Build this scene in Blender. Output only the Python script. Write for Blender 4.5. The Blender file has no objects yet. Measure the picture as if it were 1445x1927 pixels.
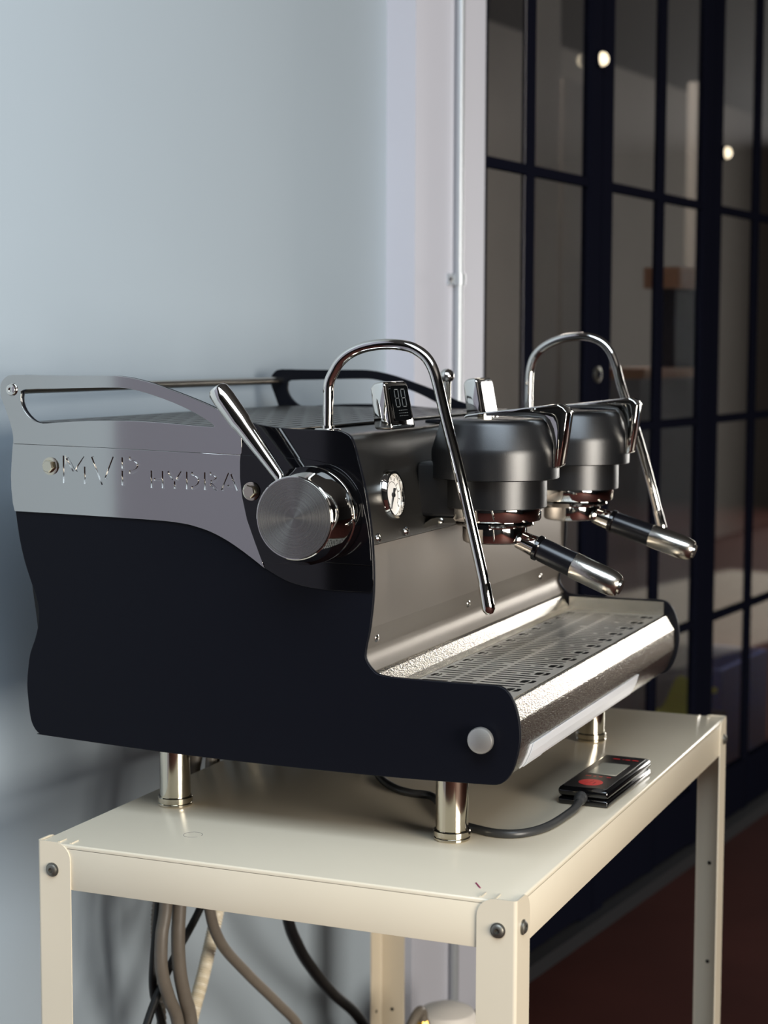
import bpy, bmesh, math, random
from mathutils import Vector, Matrix
random.seed(7)
S = bpy.context.scene
COL = S.collection
PI = math.pi
TT = 0.80                                     # height of the table top above the floor

# ------------------------------------------------------------------ camera
cam_d = bpy.data.cameras.new('camera'); cam = bpy.data.objects.new('camera', cam_d); COL.objects.link(cam)
cam_d.sensor_fit = 'VERTICAL'; cam_d.sensor_height = 36.0
cam_d.lens = 36.0 * 3351.13 / 1927.0
cam_d.clip_start = 0.05
r_ = Vector((0.92134, 0.38886, 0.0031)); u_ = Vector((-0.0383, 0.0828, 0.9958))
r_.normalize(); u_ = (u_ - r_ * u_.dot(r_)).normalized(); b_ = r_.cross(u_)
cam.matrix_world = Matrix(((r_.x, u_.x, b_.x, 0.6073), (r_.y, u_.y, b_.y, -1.8195), (r_.z, u_.z, b_.z, 0.6075 + TT), (0, 0, 0, 1)))
cam_d.dof.use_dof = True; cam_d.dof.focus_distance = 2.20; cam_d.dof.aperture_fstop = 5.2
S.camera = cam

# ------------------------------------------------------------------ view, world, lights
S.view_settings.view_transform = 'Standard'; S.view_settings.look = 'None'
S.view_settings.gamma = 1.0; S.view_settings.use_curve_mapping = False
S.view_settings.exposure = 0.0
w = bpy.data.worlds.new('world'); S.world = w; w.use_nodes = True
bg = w.node_tree.nodes['Background']; bg.inputs[0].default_value = (0.55, 0.72, 0.95, 1); bg.inputs[1].default_value = 0.25

def area(name, loc, target, sx, sy, power, color):
    l = bpy.data.lights.new(name, 'AREA'); l.shape = 'RECTANGLE'; l.size = sx; l.size_y = sy; l.energy = power; l.color = color
    o = bpy.data.objects.new(name, l); COL.objects.link(o); o.location = loc
    o.rotation_euler = (Vector(target) - Vector(loc)).to_track_quat('-Z', 'Y').to_euler()
    return o
area('daylight_doorway', (4.47, -2.4, 1.42), (0.0, -2.4, 1.42), 2.9, 2.0, 410, (1.0, 0.93, 0.83))
area('daylight_shopfront', (2.45, 13.45, 1.75), (2.45, 0.0, 1.75), 1.95, 2.5, 290, (1.0, 0.96, 0.90))
sl_ = bpy.data.lights.new('sun', 'SUN'); sl_.energy = 3.2; sl_.angle = math.radians(0.5); sl_.color = (1.0, 0.93, 0.82)
sun = bpy.data.objects.new('sun', sl_); COL.objects.link(sun); sun.location = (3.0, 16.0, 4.0)     # sun through the far shopfront, onto the added pale reflector slab inside it
az_, el_ = math.radians(5.0), math.radians(22.0)
sun.rotation_euler = Vector((-math.sin(az_) * math.cos(el_), -math.cos(az_) * math.cos(el_), -math.sin(el_))).to_track_quat('-Z', 'Y').to_euler()
area('cool_ceiling_fill', (0.7, -1.6, 3.15), (0.7, -1.6, 0), 2.6, 1.8, 132, (0.74, 0.87, 1.0))  # added cool fill lamp under the closed ceiling
area('interior_fill', (-1.80, 4.62, 3.15), (-1.80, 4.62, 0), 1.0, 2.6, 120, (1.0, 0.90, 0.80))  # added warm fill that brightens the room behind the glass

# ------------------------------------------------------------------ materials
def lin(c): return tuple(((x / 12.92) if x <= 0.04045 else ((x + 0.055) / 1.055) ** 2.4) for x in c)
def mat(name, rgb, rough=0.5, metal=0.0, spec=0.5, coat=0.0, noise=0.0, nscale=20.0, bump=0.0, bscale=200.0, stretch=None, aniso=0.0, emit=None, trans=0.0, coat_rough=0.05):
    m = bpy.data.materials.new(name); m.use_nodes = True
    nt = m.node_tree; p = nt.nodes['Principled BSDF']
    c = lin(rgb)
    p.inputs['Base Color'].default_value = (*c, 1); p.inputs['Roughness'].default_value = rough
    p.inputs['Metallic'].default_value = metal; p.inputs['Specular IOR Level'].default_value = spec
    p.inputs['Coat Weight'].default_value = coat; p.inputs['Coat Roughness'].default_value = coat_rough
    p.inputs['Transmission Weight'].default_value = trans
    if aniso: p.inputs['Anisotropic'].default_value = aniso
    if emit:
        p.inputs['Emission Color'].default_value = (*lin(emit[0]), 1); p.inputs['Emission Strength'].default_value = emit[1]
    if noise or bump:
        tc = nt.nodes.new('ShaderNodeTexCoord'); mp = nt.nodes.new('ShaderNodeMapping')
        nt.links.new(tc.outputs['Object'], mp.inputs[0])
        if stretch: mp.inputs['Scale'].default_value = stretch
        if noise:
            n = nt.nodes.new('ShaderNodeTexNoise'); n.inputs['Scale'].default_value = nscale; n.inputs['Detail'].default_value = 5
            nt.links.new(mp.outputs[0], n.inputs['Vector'])
            rmp = nt.nodes.new('ShaderNodeMix'); rmp.data_type = 'RGBA'
            rmp.inputs['A'].default_value = (*[max(0, v * (1 - noise)) for v in c], 1)
            rmp.inputs['B'].default_value = (*[min(1, v * (1 + noise)) for v in c], 1)
            nt.links.new(n.outputs['Fac'], rmp.inputs['Factor']); nt.links.new(rmp.outputs['Result'], p.inputs['Base Color'])
        if bump:
            n2 = nt.nodes.new('ShaderNodeTexNoise'); n2.inputs['Scale'].default_value = bscale; n2.inputs['Detail'].default_value = 3
            nt.links.new(mp.outputs[0], n2.inputs['Vector'])
            b = nt.nodes.new('ShaderNodeBump'); b.inputs['Strength'].default_value = bump; b.inputs['Distance'].default_value = 0.001
            nt.links.new(n2.outputs['Fac'], b.inputs['Height']); nt.links.new(b.outputs['Normal'], p.inputs['Normal'])
    return m
M_cream = mat('cream_paint', (0.825, 0.78, 0.695), 0.20, spec=0.6, noise=0.05, nscale=6, bump=0.03, bscale=900)
M_black = mat('black_powder_coat', (0.03, 0.035, 0.065), 0.5, spec=0.15)
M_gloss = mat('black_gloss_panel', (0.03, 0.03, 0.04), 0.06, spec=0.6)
M_cap = mat('black_satin_cap', (0.07, 0.07, 0.075), 0.31, spec=0.7, bump=0.12, bscale=1500)
M_front = mat('black_satin_front', (0.25, 0.24, 0.225), 0.31, metal=0.8, bump=0.10, bscale=1400)
M_steel = mat('satin_steel', (0.74, 0.735, 0.725), 0.09, metal=1.0)
M_steel2 = mat('brushed_steel', (0.80, 0.78, 0.74), 0.16, metal=1.0, bump=0.45, bscale=100, stretch=(9, 1.6, 9))
M_splash = mat('satin_splash', (0.57, 0.54, 0.505), 0.40, metal=0.75, bump=0.10, bscale=1400)
M_chrome = mat('chrome', (0.86, 0.85, 0.83), 0.05, metal=1.0)
M_nickel = mat('polished_nickel', (0.82, 0.79, 0.72), 0.12, metal=1.0)
M_endcap = mat('brushed_end_cap', (0.78, 0.76, 0.72), 0.22, metal=1.0, bump=0.1, bscale=300)
M_knob = mat('satin_knob', (0.72, 0.71, 0.69), 0.38, metal=0.8)
M_wood = mat('black_handle', (0.05, 0.05, 0.065), 0.25, spec=0.5)
M_plastic = mat('black_gloss_plastic', (0.03, 0.03, 0.035), 0.10, spec=0.6)
M_matplastic = mat('black_soft_plastic', (0.11, 0.105, 0.11), 0.35)
M_cable = mat('dark_cable', (0.20, 0.20, 0.20), 0.38)
M_rubber = mat('black_rubber', (0.035, 0.035, 0.04), 0.5)
M_dark = mat('dark_inside', (0.05, 0.05, 0.05), 0.7)
M_red = mat('red_print', (0.78, 0.16, 0.17), 0.4)
M_white = mat('gauge_white', (0.93, 0.91, 0.88), 0.5)
M_ink = mat('black_ink', (0.06, 0.06, 0.06), 0.5)
M_lcd = mat('lcd_black', (0.035, 0.04, 0.045), 0.03, spec=0.3)
M_seg = mat('lcd_ghost_segment', (0.30, 0.32, 0.33), 0.35)
M_screen = mat('screen_reflection_grey', (0.66, 0.64, 0.58), 0.12, spec=0.7)  # pale grey base stands in for light reflected by the screen
M_bolt = mat('bolt_steel', (0.50, 0.49, 0.46), 0.42, metal=0.9)
M_beige = mat('beige_hose', (0.90, 0.86, 0.77), 0.35)
M_hose = mat('grey_hose', (0.45, 0.42, 0.38), 0.45, noise=0.15, nscale=60)
M_brass = mat('brass', (0.75, 0.58, 0.28), 0.2, metal=1.0)
M_film = mat('protective_film', (0.86, 0.87, 0.89), 0.3, spec=0.5)
M_scratch = mat('pencil_mark', (0.45, 0.43, 0.42), 0.7)
M_pink = mat('magenta_mark', (0.55, 0.20, 0.32), 0.6)
M_wall = mat('blue_grey_wall', (0.62, 0.665, 0.70), 0.45, noise=0.03, nscale=3, bump=0.05, bscale=60)
M_column = mat('white_column_paint', (0.78, 0.785, 0.825), 0.5, noise=0.03, nscale=5)
M_darkwall = mat('dark_wall', (0.10, 0.10, 0.105), 0.8, spec=0.1)
M_ceil = mat('grey_ceiling', (0.30, 0.30, 0.31), 0.8)
M_floor = mat('red_brown_floor', (0.235, 0.125, 0.11), 0.8, noise=0.35, nscale=3, spec=0.03)
M_frame = mat('black_window_frame', (0.07, 0.075, 0.115), 0.8, spec=0.0)
M_in = mat('room_grey', (0.48, 0.46, 0.44), 0.8, noise=0.15, nscale=2)
M_track = mat('grey_track', (0.15, 0.15, 0.16), 0.6, spec=0.2)
M_pale = mat('pale_reflector', (0.74, 0.70, 0.64), 0.8, noise=0.08, nscale=3)
M_lilac = mat('lilac_grey_paint', (0.42, 0.42, 0.47), 0.7)
M_drape = mat('pale_drape', (0.50, 0.48, 0.46), 0.8)
M_counterwood = mat('counter_wood', (0.50, 0.37, 0.29), 0.5, noise=0.2, nscale=8, stretch=(1, 8, 8))
M_counter = mat('counter_grey', (0.40, 0.40, 0.42), 0.6)
M_blue = mat('blue_plastic', (0.12, 0.2, 0.42), 0.5)
M_navy = mat('navy_box', (0.07, 0.08, 0.14), 0.6)
M_yellow = mat('yellow_cloth', (0.55, 0.55, 0.18), 0.8)
M_glow = mat('reflection_glow', (1, 0.93, 0.8), 0.4, emit=((1.0, 0.93, 0.80), 1.0))
def glass_mat():
    m = bpy.data.materials.new('window_glass'); m.use_nodes = True; nt = m.node_tree
    p = nt.nodes['Principled BSDF']; p.inputs['Base Color'].default_value = (0.9, 0.92, 0.93, 1)
    p.inputs['Roughness'].default_value = 0.02; p.inputs['Transmission Weight'].default_value = 1.0; p.inputs['IOR'].default_value = 1.45
    return m
M_glass = glass_mat()

def radial_mat():                              # turned metal face: fine concentric grooves round the object's own Y axis
    m = bpy.data.materials.new('turned_steel'); m.use_nodes = True; nt = m.node_tree; p = nt.nodes['Principled BSDF']
    p.inputs['Base Color'].default_value = (*lin((0.66, 0.65, 0.62)), 1); p.inputs['Metallic'].default_value = 1; p.inputs['Roughness'].default_value = 0.24
    p.inputs['Anisotropic'].default_value = 0.85; p.inputs['Anisotropic Rotation'].default_value = 0.25
    tg = nt.nodes.new('ShaderNodeTangent'); tg.direction_type = 'RADIAL'; tg.axis = 'Y'
    nt.links.new(tg.outputs[0], p.inputs['Tangent'])
    tc = nt.nodes.new('ShaderNodeTexCoord'); wv = nt.nodes.new('ShaderNodeTexNoise'); wv.noise_dimensions = '1D'
    ln = nt.nodes.new('ShaderNodeVectorMath'); ln.operation = 'LENGTH'
    nt.links.new(tc.outputs['Object'], ln.inputs[0]); wv.inputs['Scale'].default_value = 1500; wv.inputs['Detail'].default_value = 2
    nt.links.new(ln.outputs['Value'], wv.inputs['W'])
    mr = nt.nodes.new('ShaderNodeMapRange'); mr.inputs['To Min'].default_value = 0.22; mr.inputs['To Max'].default_value = 0.32
    nt.links.new(wv.outputs['Fac'], mr.inputs['Value']); nt.links.new(mr.outputs['Result'], p.inputs['Roughness'])
    cr = nt.nodes.new('ShaderNodeMix'); cr.data_type = 'RGBA'
    cr.inputs['A'].default_value = (*lin((0.60, 0.59, 0.56)), 1); cr.inputs['B'].default_value = (*lin((0.74, 0.73, 0.70)), 1)
    nt.links.new(wv.outputs['Fac'], cr.inputs['Factor']); nt.links.new(cr.outputs['Result'], p.inputs['Base Color'])
    return m
M_turned = radial_mat()

# ------------------------------------------------------------------ mesh helpers
def link(name, me, m, parent=None, smooth=True, ang=35, org=None):
    """mesh in world coordinates -> object whose origin is its parent's (or org)"""
    o = bpy.data.objects.new(name, me); COL.objects.link(o)
    if m is not None: me.materials.append(m)
    off = Vector(org) if org is not None else (wpos(parent) if parent else Vector((0, 0, 0)))
    me.transform(Matrix.Translation(-off))
    if smooth:
        for p in me.polygons: p.use_smooth = True
        me.set_sharp_from_angle(angle=math.radians(ang))
    if parent:
        o.parent = parent; o.location = off - wpos(parent)
    else: o.location = off
    o['wpos'] = list(off)
    return o
def wpos(o): return Vector(o['wpos'])
def build(name, bm, m, parent=None, smooth=True, ang=35, org=None):
    me = bpy.data.meshes.new(name); bmesh.ops.recalc_face_normals(bm, faces=bm.faces); bm.to_mesh(me); bm.free()
    return link(name, me, m, parent, smooth, ang, org)
def tag(o, label, cat=None, group=None, kind=None):
    if label: o['label'] = label
    if cat: o['category'] = cat
    if group: o['group'] = group
    if kind: o['kind'] = kind
    return o
def thing(name, loc, label, cat, group=None):
    o = bpy.data.objects.new(name, None); COL.objects.link(o); o.location = loc; o.empty_display_size = 0.05; o['wpos'] = list(loc)
    return tag(o, label, cat, group)
def box(bm, a, b, bev=0.0, seg=2):
    r = bmesh.ops.create_cube(bm, size=1.0); vs = r['verts']
    for v in vs: v.co = Vector([(a[i] + b[i]) / 2 + v.co[i] * (b[i] - a[i]) for i in range(3)])
    if bev:
        es = list({e for v in vs for e in v.link_edges})
        bmesh.ops.bevel(bm, geom=es, offset=bev, segments=seg, affect='EDGES', profile=0.5)
    return bm
def BOX(a, b, bev=0.0, seg=2): return box(bmesh.new(), a, b, bev, seg)
def frame_from(axis):
    z = Vector(axis).normalized(); x = z.orthogonal().normalized(); return x, z.cross(x), z
def lathe(bm, prof, base, axis=(0, 0, 1), n=48):
    """prof: list of (radius, height along axis)"""
    x, y, z = frame_from(axis); base = Vector(base); rings = []
    for r, h in prof:
        if r < 1e-6: rings.append([bm.verts.new(base + z * h)])
        else: rings.append([bm.verts.new(base + z * h + (x * math.cos(2 * PI * i / n) + y * math.sin(2 * PI * i / n)) * r) for i in range(n)])
    for A, B in zip(rings, rings[1:]):
        for i in range(n):
            j = (i + 1) % n
            if len(A) == 1 and len(B) == 1: continue
            if len(A) == 1: bm.faces.new((A[0], B[i], B[j]))
            elif len(B) == 1: bm.faces.new((A[i], A[j], B[0]))
            else: bm.faces.new((A[i], A[j], B[j], B[i]))
    return bm
def LATHE(prof, base, axis=(0, 0, 1), n=48): return lathe(bmesh.new(), prof, base, axis, n)
def spline(pts, k=6):
    P = [Vector(p) for p in pts]; out = []
    for i in range(len(P) - 1):
        p0 = P[max(i - 1, 0)]; p1 = P[i]; p2 = P[i + 1]; p3 = P[min(i + 2, len(P) - 1)]
        for j in range(k):
            t = j / k
            out.append(0.5 * ((2 * p1) + (p2 - p0) * t + (2 * p0 - 5 * p1 + 4 * p2 - p3) * t * t + (3 * p1 - p0 - 3 * p2 + p3) * t ** 3))
    out.append(P[-1]); return out
def tube(bm, pts, r, n=14, cap=True):
    rr = r if callable(r) else (lambda t: r)
    m = len(pts); T = []
    for i in range(m): T.append((pts[min(i + 1, m - 1)] - pts[max(i - 1, 0)]).normalized())
    x = T[0].orthogonal().normalized(); rings = []
    for i in range(m):
        x = (x - T[i] * x.dot(T[i])).normalized(); y = T[i].cross(x); R = rr(i / (m - 1))
        rings.append([bm.verts.new(pts[i] + (x * math.cos(2 * PI * k / n) + y * math.sin(2 * PI * k / n)) * R) for k in range(n)])
    for A, B in zip(rings, rings[1:]):
        for k in range(n): bm.faces.new((A[k], A[(k + 1) % n], B[(k + 1) % n], B[k]))
    if cap: bm.faces.new(rings[0][::-1]); bm.faces.new(rings[-1])
    return bm
def TUBE(pts, r, n=14, k=6): return tube(bmesh.new(), spline(pts, k), r, n)
def prism(bm, poly, fn, t0, t1):
    """poly in 2D, fn(u, v, t) -> 3D, extruded from t0 to t1"""
    A = [bm.verts.new(fn(u, v, t0)) for u, v in poly]; B = [bm.verts.new(fn(u, v, t1)) for u, v in poly]
    bm.faces.new(A); bm.faces.new(B[::-1]); n = len(poly)
    for i in range(n): bm.faces.new((A[i], B[i], B[(i + 1) % n], A[(i + 1) % n]))
    return bm
def sheet(bm, line, th, y0, y1):
    """bent sheet: open polyline in XZ, thickness behind it, swept along Y"""
    L = [Vector((a, b)) for a, b in line]; back = []
    for i, p in enumerate(L):
        d = (L[min(i + 1, len(L) - 1)] - L[max(i - 1, 0)]).normalized(); back.append(p + Vector((d.y, -d.x)) * th)
    return prism(bm, [tuple(p) for p in L] + [tuple(p) for p in back[::-1]], lambda u, v, t: (u, t, v), y0, y1)
def smooth2(poly, k=3, closed=True):
    n = len(poly); out = []
    rng = range(n) if closed else range(n - 1)
    for i in rng:
        g = (lambda j: Vector(poly[j % n])) if closed else (lambda j: Vector(poly[max(0, min(n - 1, j))]))
        p0, p1, p2, p3 = g(i - 1), g(i), g(i + 1), g(i + 2)
        for j in range(k):
            t = j / k
            q = 0.5 * ((2 * p1) + (p2 - p0) * t + (2 * p0 - 5 * p1 + 4 * p2 - p3) * t * t + (3 * p1 - p0 - 3 * p2 + p3) * t ** 3)
            out.append((q.x, q.y))
    if not closed: out.append(tuple(poly[-1]))
    return out
def plate(name, outline, holes, y0, y1, m, parent, bev=0.0005, fn=None, smooth=False):
    """flat plate with holes: 2D filled curve, thickness y0..y1"""
    cu = bpy.data.curves.new('tmp', 'CURVE'); cu.dimensions = '2D'; cu.fill_mode = 'BOTH'
    cu.extrude = max(1e-5, abs(y1 - y0) / 2 - bev); cu.bevel_depth = bev; cu.bevel_resolution = 1; cu.offset = -bev
    for pts in [outline] + list(holes):
        sp = cu.splines.new('POLY'); sp.points.add(len(pts) - 1); sp.use_cyclic_u = True
        for q, (a, b) in zip(sp.points, pts): q.co = (a, b, 0, 1)
    ob = bpy.data.objects.new('tmp', cu); COL.objects.link(ob)
    dg = bpy.context.evaluated_depsgraph_get(); me = bpy.data.meshes.new_from_object(ob.evaluated_get(dg))
    bpy.data.objects.remove(ob); bpy.data.curves.remove(cu)
    me.materials.clear(); me.name = name
    yc = (y0 + y1) / 2
    if fn is None: fn = lambda u, v, t: (u, yc - t, v)
    for v in me.vertices: v.co = Vector(fn(v.co.x, v.co.y, v.co.z))
    return link(name, me, m, parent, smooth, 20)
def rect(u0, v0, u1, v1): return [(u0, v0), (u1, v0), (u1, v1), (u0, v1)]
def rrect(u0, v0, u1, v1, r, n=4):
    out = []
    for cx, cy, a in ((u1 - r, v1 - r, 0), (u0 + r, v1 - r, 90), (u0 + r, v0 + r, 180), (u1 - r, v0 + r, 270)):
        for i in range(n + 1):
            t = math.radians(a + 90 * i / n); out.append((cx + r * math.cos(t), cy + r * math.sin(t)))
    return out

# ================================================================== THE SETTING
TH = math.radians(7.0)
G = Vector((math.sin(TH), math.cos(TH), 0)); N = Vector((math.cos(TH), -math.sin(TH), 0)); P0 = Vector((-0.61, 1.96, 0))
def W(s, n, z): return P0 + G * s + N * n + Vector((0, 0, z))        # s along the wall, n out of it, z above the floor
def wbox(s0, s1, n0, n1, z0, z1, bm=None):
    bm = bm or bmesh.new()
    vs = [bm.verts.new(W(s, n, z)) for s in (s0, s1) for n in (n0, n1) for z in (z0, z1)]
    for f in ((0, 1, 3, 2), (4, 6, 7, 5), (0, 4, 5, 1), (2, 3, 7, 6), (0, 2, 6, 4), (1, 5, 7, 3)): bm.faces.new([vs[i] for i in f])
    return bm
def struct(name, bm, m, parent=None, label=None):
    o = build(name, bm, m, parent, smooth=False)
    if not parent: o['kind'] = 'structure'
    if label: o['label'] = label
    return o
CH = 3.2
struct('floor', BOX((-4.5, -4.6, -0.1), (7.1, 13.6, 0.0)), M_floor, label='dark red brown floor under the table and window wall')
struct('trim_6', BOX((0.9, 5.6, 0.0), (2.3, 9.0, 0.004)), M_pale)  # unseen pale slab added to give the machine's metal something bright to reflect
struct('ceiling', BOX((-4.5, -4.6, CH), (7.1, 13.6, CH + 0.1)), M_ceil)
struct('wall_left', wbox(-2.50, -0.581, -0.21, -0.0635, 0, CH), M_wall, label='plain blue grey painted wall behind the machine')
struct('trim_1', wbox(-3.7, -2.50, -0.25, -0.075, 0, CH), M_lilac)
struct('trim_2', wbox(-0.581, -0.285, -0.21, 0.0, 0, CH), M_column, label='white painted column at the end of the wall')
struct('wall_back', BOX((-4.5, -4.6, 0), (4.6, -4.5, CH)), M_darkwall)
# right wall with the doorway the daylight comes through
bm = BOX((4.5, -4.5, 0), (4.6, -3.85, CH)); box(bm, (4.5, -0.95, 0), (4.6, 0.5, CH)); box(bm, (4.6, 0.4, 0), (7.0, 0.5, CH)); box(bm, (7.0, 0.4, 0), (7.1, 13.5, CH)); box(bm, (4.5, -3.85, 2.55), (4.6, -0.95, CH))
struct('wall_right', bm, M_darkwall)
bm = BOX((-4.5, 13.5, 0), (1.48, 13.6, CH)); box(bm, (3.45, 13.5, 0), (7.1, 13.6, CH)); box(bm, (1.48, 13.5, 3.01), (3.45, 13.6, CH))
struct('wall_front', bm, M_darkwall)

# black steel window wall: posts, mullions, bars and every pane
win = thing('window_1', tuple(W(0, 0, 0)), 'black steel framed glass partition right of the white column', None); win['kind'] = 'structure'
posts = [(-0.285, -0.262), (-0.068, -0.030), (0.262, 0.394), (0.708, 0.752), (1.030, 1.170), (1.478, 1.520), (1.83, 1.96), (2.25, 2.29), (2.62, 2.75), (3.05, 3.09), (3.42, 3.55), (3.85, 3.89), (4.25, 4.38)]
bars = [0.10, 0.655, 1.215, 1.795, 2.50, CH - 0.05]
for i, (a, b) in enumerate(posts):
    thick = b - a > 0.08
    if thick:                                   # a door stile pair: two uprights and the gap between
        m_ = (a + b) / 2
        build('post', wbox(a, m_ - 0.006, -0.026, 0.0, 0, CH), M_frame, win, smooth=False)
        build('post', wbox(m_ + 0.006, b, -0.026, 0.0, 0, CH), M_frame, win, smooth=False)
        build('post', wbox(m_ - 0.006, m_ + 0.006, -0.024, -0.010, 0, CH), M_frame, win, smooth=False)
    else: build('mullion', wbox(a, b, -0.024, -0.006, 0, CH), M_frame, win, smooth=False)
for (a, b), (c, d) in zip(posts, posts[1:]):
    for zi, (z0, z1) in enumerate(zip(bars, bars[1:])):
        h0 = 0.011 if zi else 0.09
        build('pane', wbox(b, c, -0.017, -0.012, z0 + h0, z1 - 0.011), M_glass, win, smooth=False)
    for zi, z in enumerate(bars):
        h = 0.011
        if zi == 0: build('bottom_rail', wbox(b, c, -0.026, 0.0, 0.045, 0.19), M_frame, win, smooth=False); continue
        build('crossbar', wbox(b, c, -0.024, -0.006, z - h, z + h), M_frame, win, smooth=False)
build('floor_track', wbox(-0.285, 4.4, -0.06, 0.03, 0.0, 0.035), M_track, win, smooth=False)
# the room behind the glass
struct('wall_inner', wbox(-0.9, 11.0, -2.9, -2.8, 0, CH), M_in)
struct('wall_side', wbox(-0.7, -0.6, -2.8, -0.21, 0, CH), M_in)
struct('wall_end', wbox(11.0, 11.1, -2.9, -0.03, 0, CH), M_in)
for i, (s0, s1, z1) in enumerate(((1.66, 1.845, CH), (1.875, 2.09, 2.30), (3.14, 3.31, 2.45))):
    struct('trim_%d' % (i + 3), wbox(s0, s1, -0.84, -0.80, 0, z1), M_drape)

# ================================================================== THINGS ON THE WALLS
cp = thing('conduit_pipe', tuple(W(-0.420, 0.018, 0)), 'thin grey conduit pipe running up the white column', 'pipe')
M_conduit = mat('conduit_grey', (0.70, 0.72, 0.74), 0.35, metal=0.4)
build('pipe', LATHE([(0.0, 0.0), (0.009, 0.0), (0.009, CH), (0.0, CH)], W(-0.420, 0.012, 0), n=20), M_conduit, cp)
bm = wbox(-0.450, -0.390, 0.0, 0.006, TT + 0.735, TT + 0.757)
lathe(bm, [(0.0, 0.0), (0.0135, 0.0), (0.0135, 0.022), (0.0, 0.022)], W(-0.420, 0.012, TT + 0.735), n=20)
c = build('pipe_clamp', bm, M_conduit, cp)
for ds in (-0.024, 0.024): build('screw', LATHE([(0, 0), (0.006, 0), (0.005, 0.004), (0, 0.005)], W(-0.420 + ds, 0.006, TT + 0.746), axis=N, n=12), M_chrome, c)
for s, z, lab in ((0.293, 2.078, 'round warm white reflection of a downlight, shaped as a dome on the first black post, the higher of two'), (1.168, 1.947, 'round warm white reflection of a downlight, shaped as a dome beside the second black post, the lower of two')):
    l = thing('light_reflection', tuple(W(s, 0.0, z)), lab, 'light', 'round reflected lights on the glass partition')  # added glowing dome stands in for a reflected ceiling downlight
    build('rim', LATHE([(0, 0), (0.0200, 0), (0.0200, 0.010), (0.0170, 0.010), (0.0170, 0.004), (0, 0.004)], W(s, 0, z), axis=N, n=28), M_frame, l)
    build('glow_dome', LATHE([(0.0168, 0.0095), (0.0165, 0.0150), (0.0140, 0.0205), (0.0085, 0.0245), (0.0, 0.0260)], W(s, 0, z), axis=N, n=28), M_glow, l)
lk = thing('door_lock', tuple(W(0.309, 0.0, TT + 0.549)), 'small round metal lock on the first black post', 'lock')
build('rose', LATHE([(0, 0), (0.019, 0), (0.019, 0.006), (0.013, 0.008), (0.013, 0.004), (0, 0.004)], W(0.309, 0, TT + 0.549), axis=N, n=24), M_bolt, lk)
build('keyhole_cylinder', LATHE([(0, 0.004), (0.008, 0.004), (0.008, 0.010), (0, 0.010)], W(0.309, 0, TT + 0.549), axis=N, n=20), M_frame, lk)

# behind the glass
def behind(name, part, s0, s1, n0, n1, z0, z1, m, root): return build(part, wbox(s0, s1, n0, n1, z0, z1), m, root, smooth=False)
ct = thing('counter', tuple(W(1.56, -0.45, 0)), 'grey counter with a wooden top edge behind the glass', 'counter')
behind('', 'cabinet', 1.38, 1.90, -0.46, -0.32, 0, 1.322, M_counter, ct); behind('', 'countertop', 1.36, 1.92, -0.48, -0.30, 1.322, 1.352, M_counterwood, ct)
gr = thing('appliance', tuple(W(1.76, -0.46, 1.352)), 'dark appliance with a wooden lid standing on the counter behind glass', 'appliance')
behind('', 'body', 1.72, 1.90, -0.42, -0.34, 1.352, 1.60, M_navy, gr); behind('', 'lid', 1.70, 1.92, -0.44, -0.32, 1.60, 1.665, M_counterwood, gr)
cr = thing('crate', tuple(W(2.30, -0.45, 0.0)), 'blue plastic crate on the floor behind the glass', 'crate')
bm = wbox(2.06, 2.55, -0.62, -0.60, 0.02, 0.34); wbox(2.06, 2.55, -0.30, -0.28, 0.02, 0.34, bm); wbox(2.06, 2.08, -0.60, -0.30, 0.02, 0.34, bm); wbox(2.53, 2.55, -0.60, -0.30, 0.02, 0.34, bm)
build('side_wall', bm, M_blue, cr, smooth=False); behind('', 'bottom_panel', 2.06, 2.55, -0.62, -0.28, 0.0, 0.02, M_blue, cr)
bx = thing('storage_box', tuple(W(1.44, -0.19, 0)), 'dark blue box under the yellow cloth behind the glass', 'box')
behind('', 'box_body', 1.28, 1.60, -0.26, -0.12, 0, 0.28, M_navy, bx); behind('', 'box_lid', 1.27, 1.61, -0.27, -0.11, 0.28, 0.30, M_navy, bx)
bm = bmesh.new(); bmesh.ops.create_grid(bm, x_segments=14, y_segments=14, size=0.5)
for v in bm.verts:
    a, b = v.co.x, v.co.y
    v.co = W(1.45 + a * 0.26, -0.19 + b * 0.12, 0.358 + 0.018 * math.sin(7 * a + 2 * b) + 0.07 * a)
bmesh.ops.solidify(bm, geom=bm.faces, thickness=0.012)
tag(build('cloth', bm, M_yellow, org=W(1.45, -0.19, 0.30)), 'dull yellow cloth lying on a dark box behind the glass', 'cloth')

# ================================================================== THE TABLE
TW, TD, AP = 0.6236, 1.0902, 0.0565
tb = thing('utility_table', (-TW / 2, TD / 2, 0), 'cream painted steel table with bolted angle legs under the machine', 'table')
t = 0.0016
build('tabletop', BOX((-TW + 0.002, 0.002, TT - 0.008), (-0.002, TD - 0.002, TT), 0.0026, 3), M_cream, tb)
for a, b, in (((-TW + 0.002, 0.002), (-0.002, 0.0045)), ((-TW + 0.002, TD - 0.0045), (-0.002, TD - 0.002)), ((-TW + 0.002, 0.0045), (-TW + 0.0045, TD - 0.0045)), ((-0.0045, 0.0045), (-0.002, TD - 0.0045))):
    build('apron', BOX((a[0], a[1], TT - AP), (b[0], b[1], TT - 0.0045), 0.0004), M_cream, tb)
LW = 0.047
def legplate(u0, u1, mirror):                 # outline of one leg flange: square at the corner, rounded at the free top corner
    r = 0.022; pts = [(0.004, 0), (LW, 0)]
    pts += [(LW - r + r * math.cos(math.radians(a)), TT + 0.002 - r + r * math.sin(math.radians(a))) for a in range(0, 91, 15)]
    pts += [(0.004, TT + 0.002)]
    return pts
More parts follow.
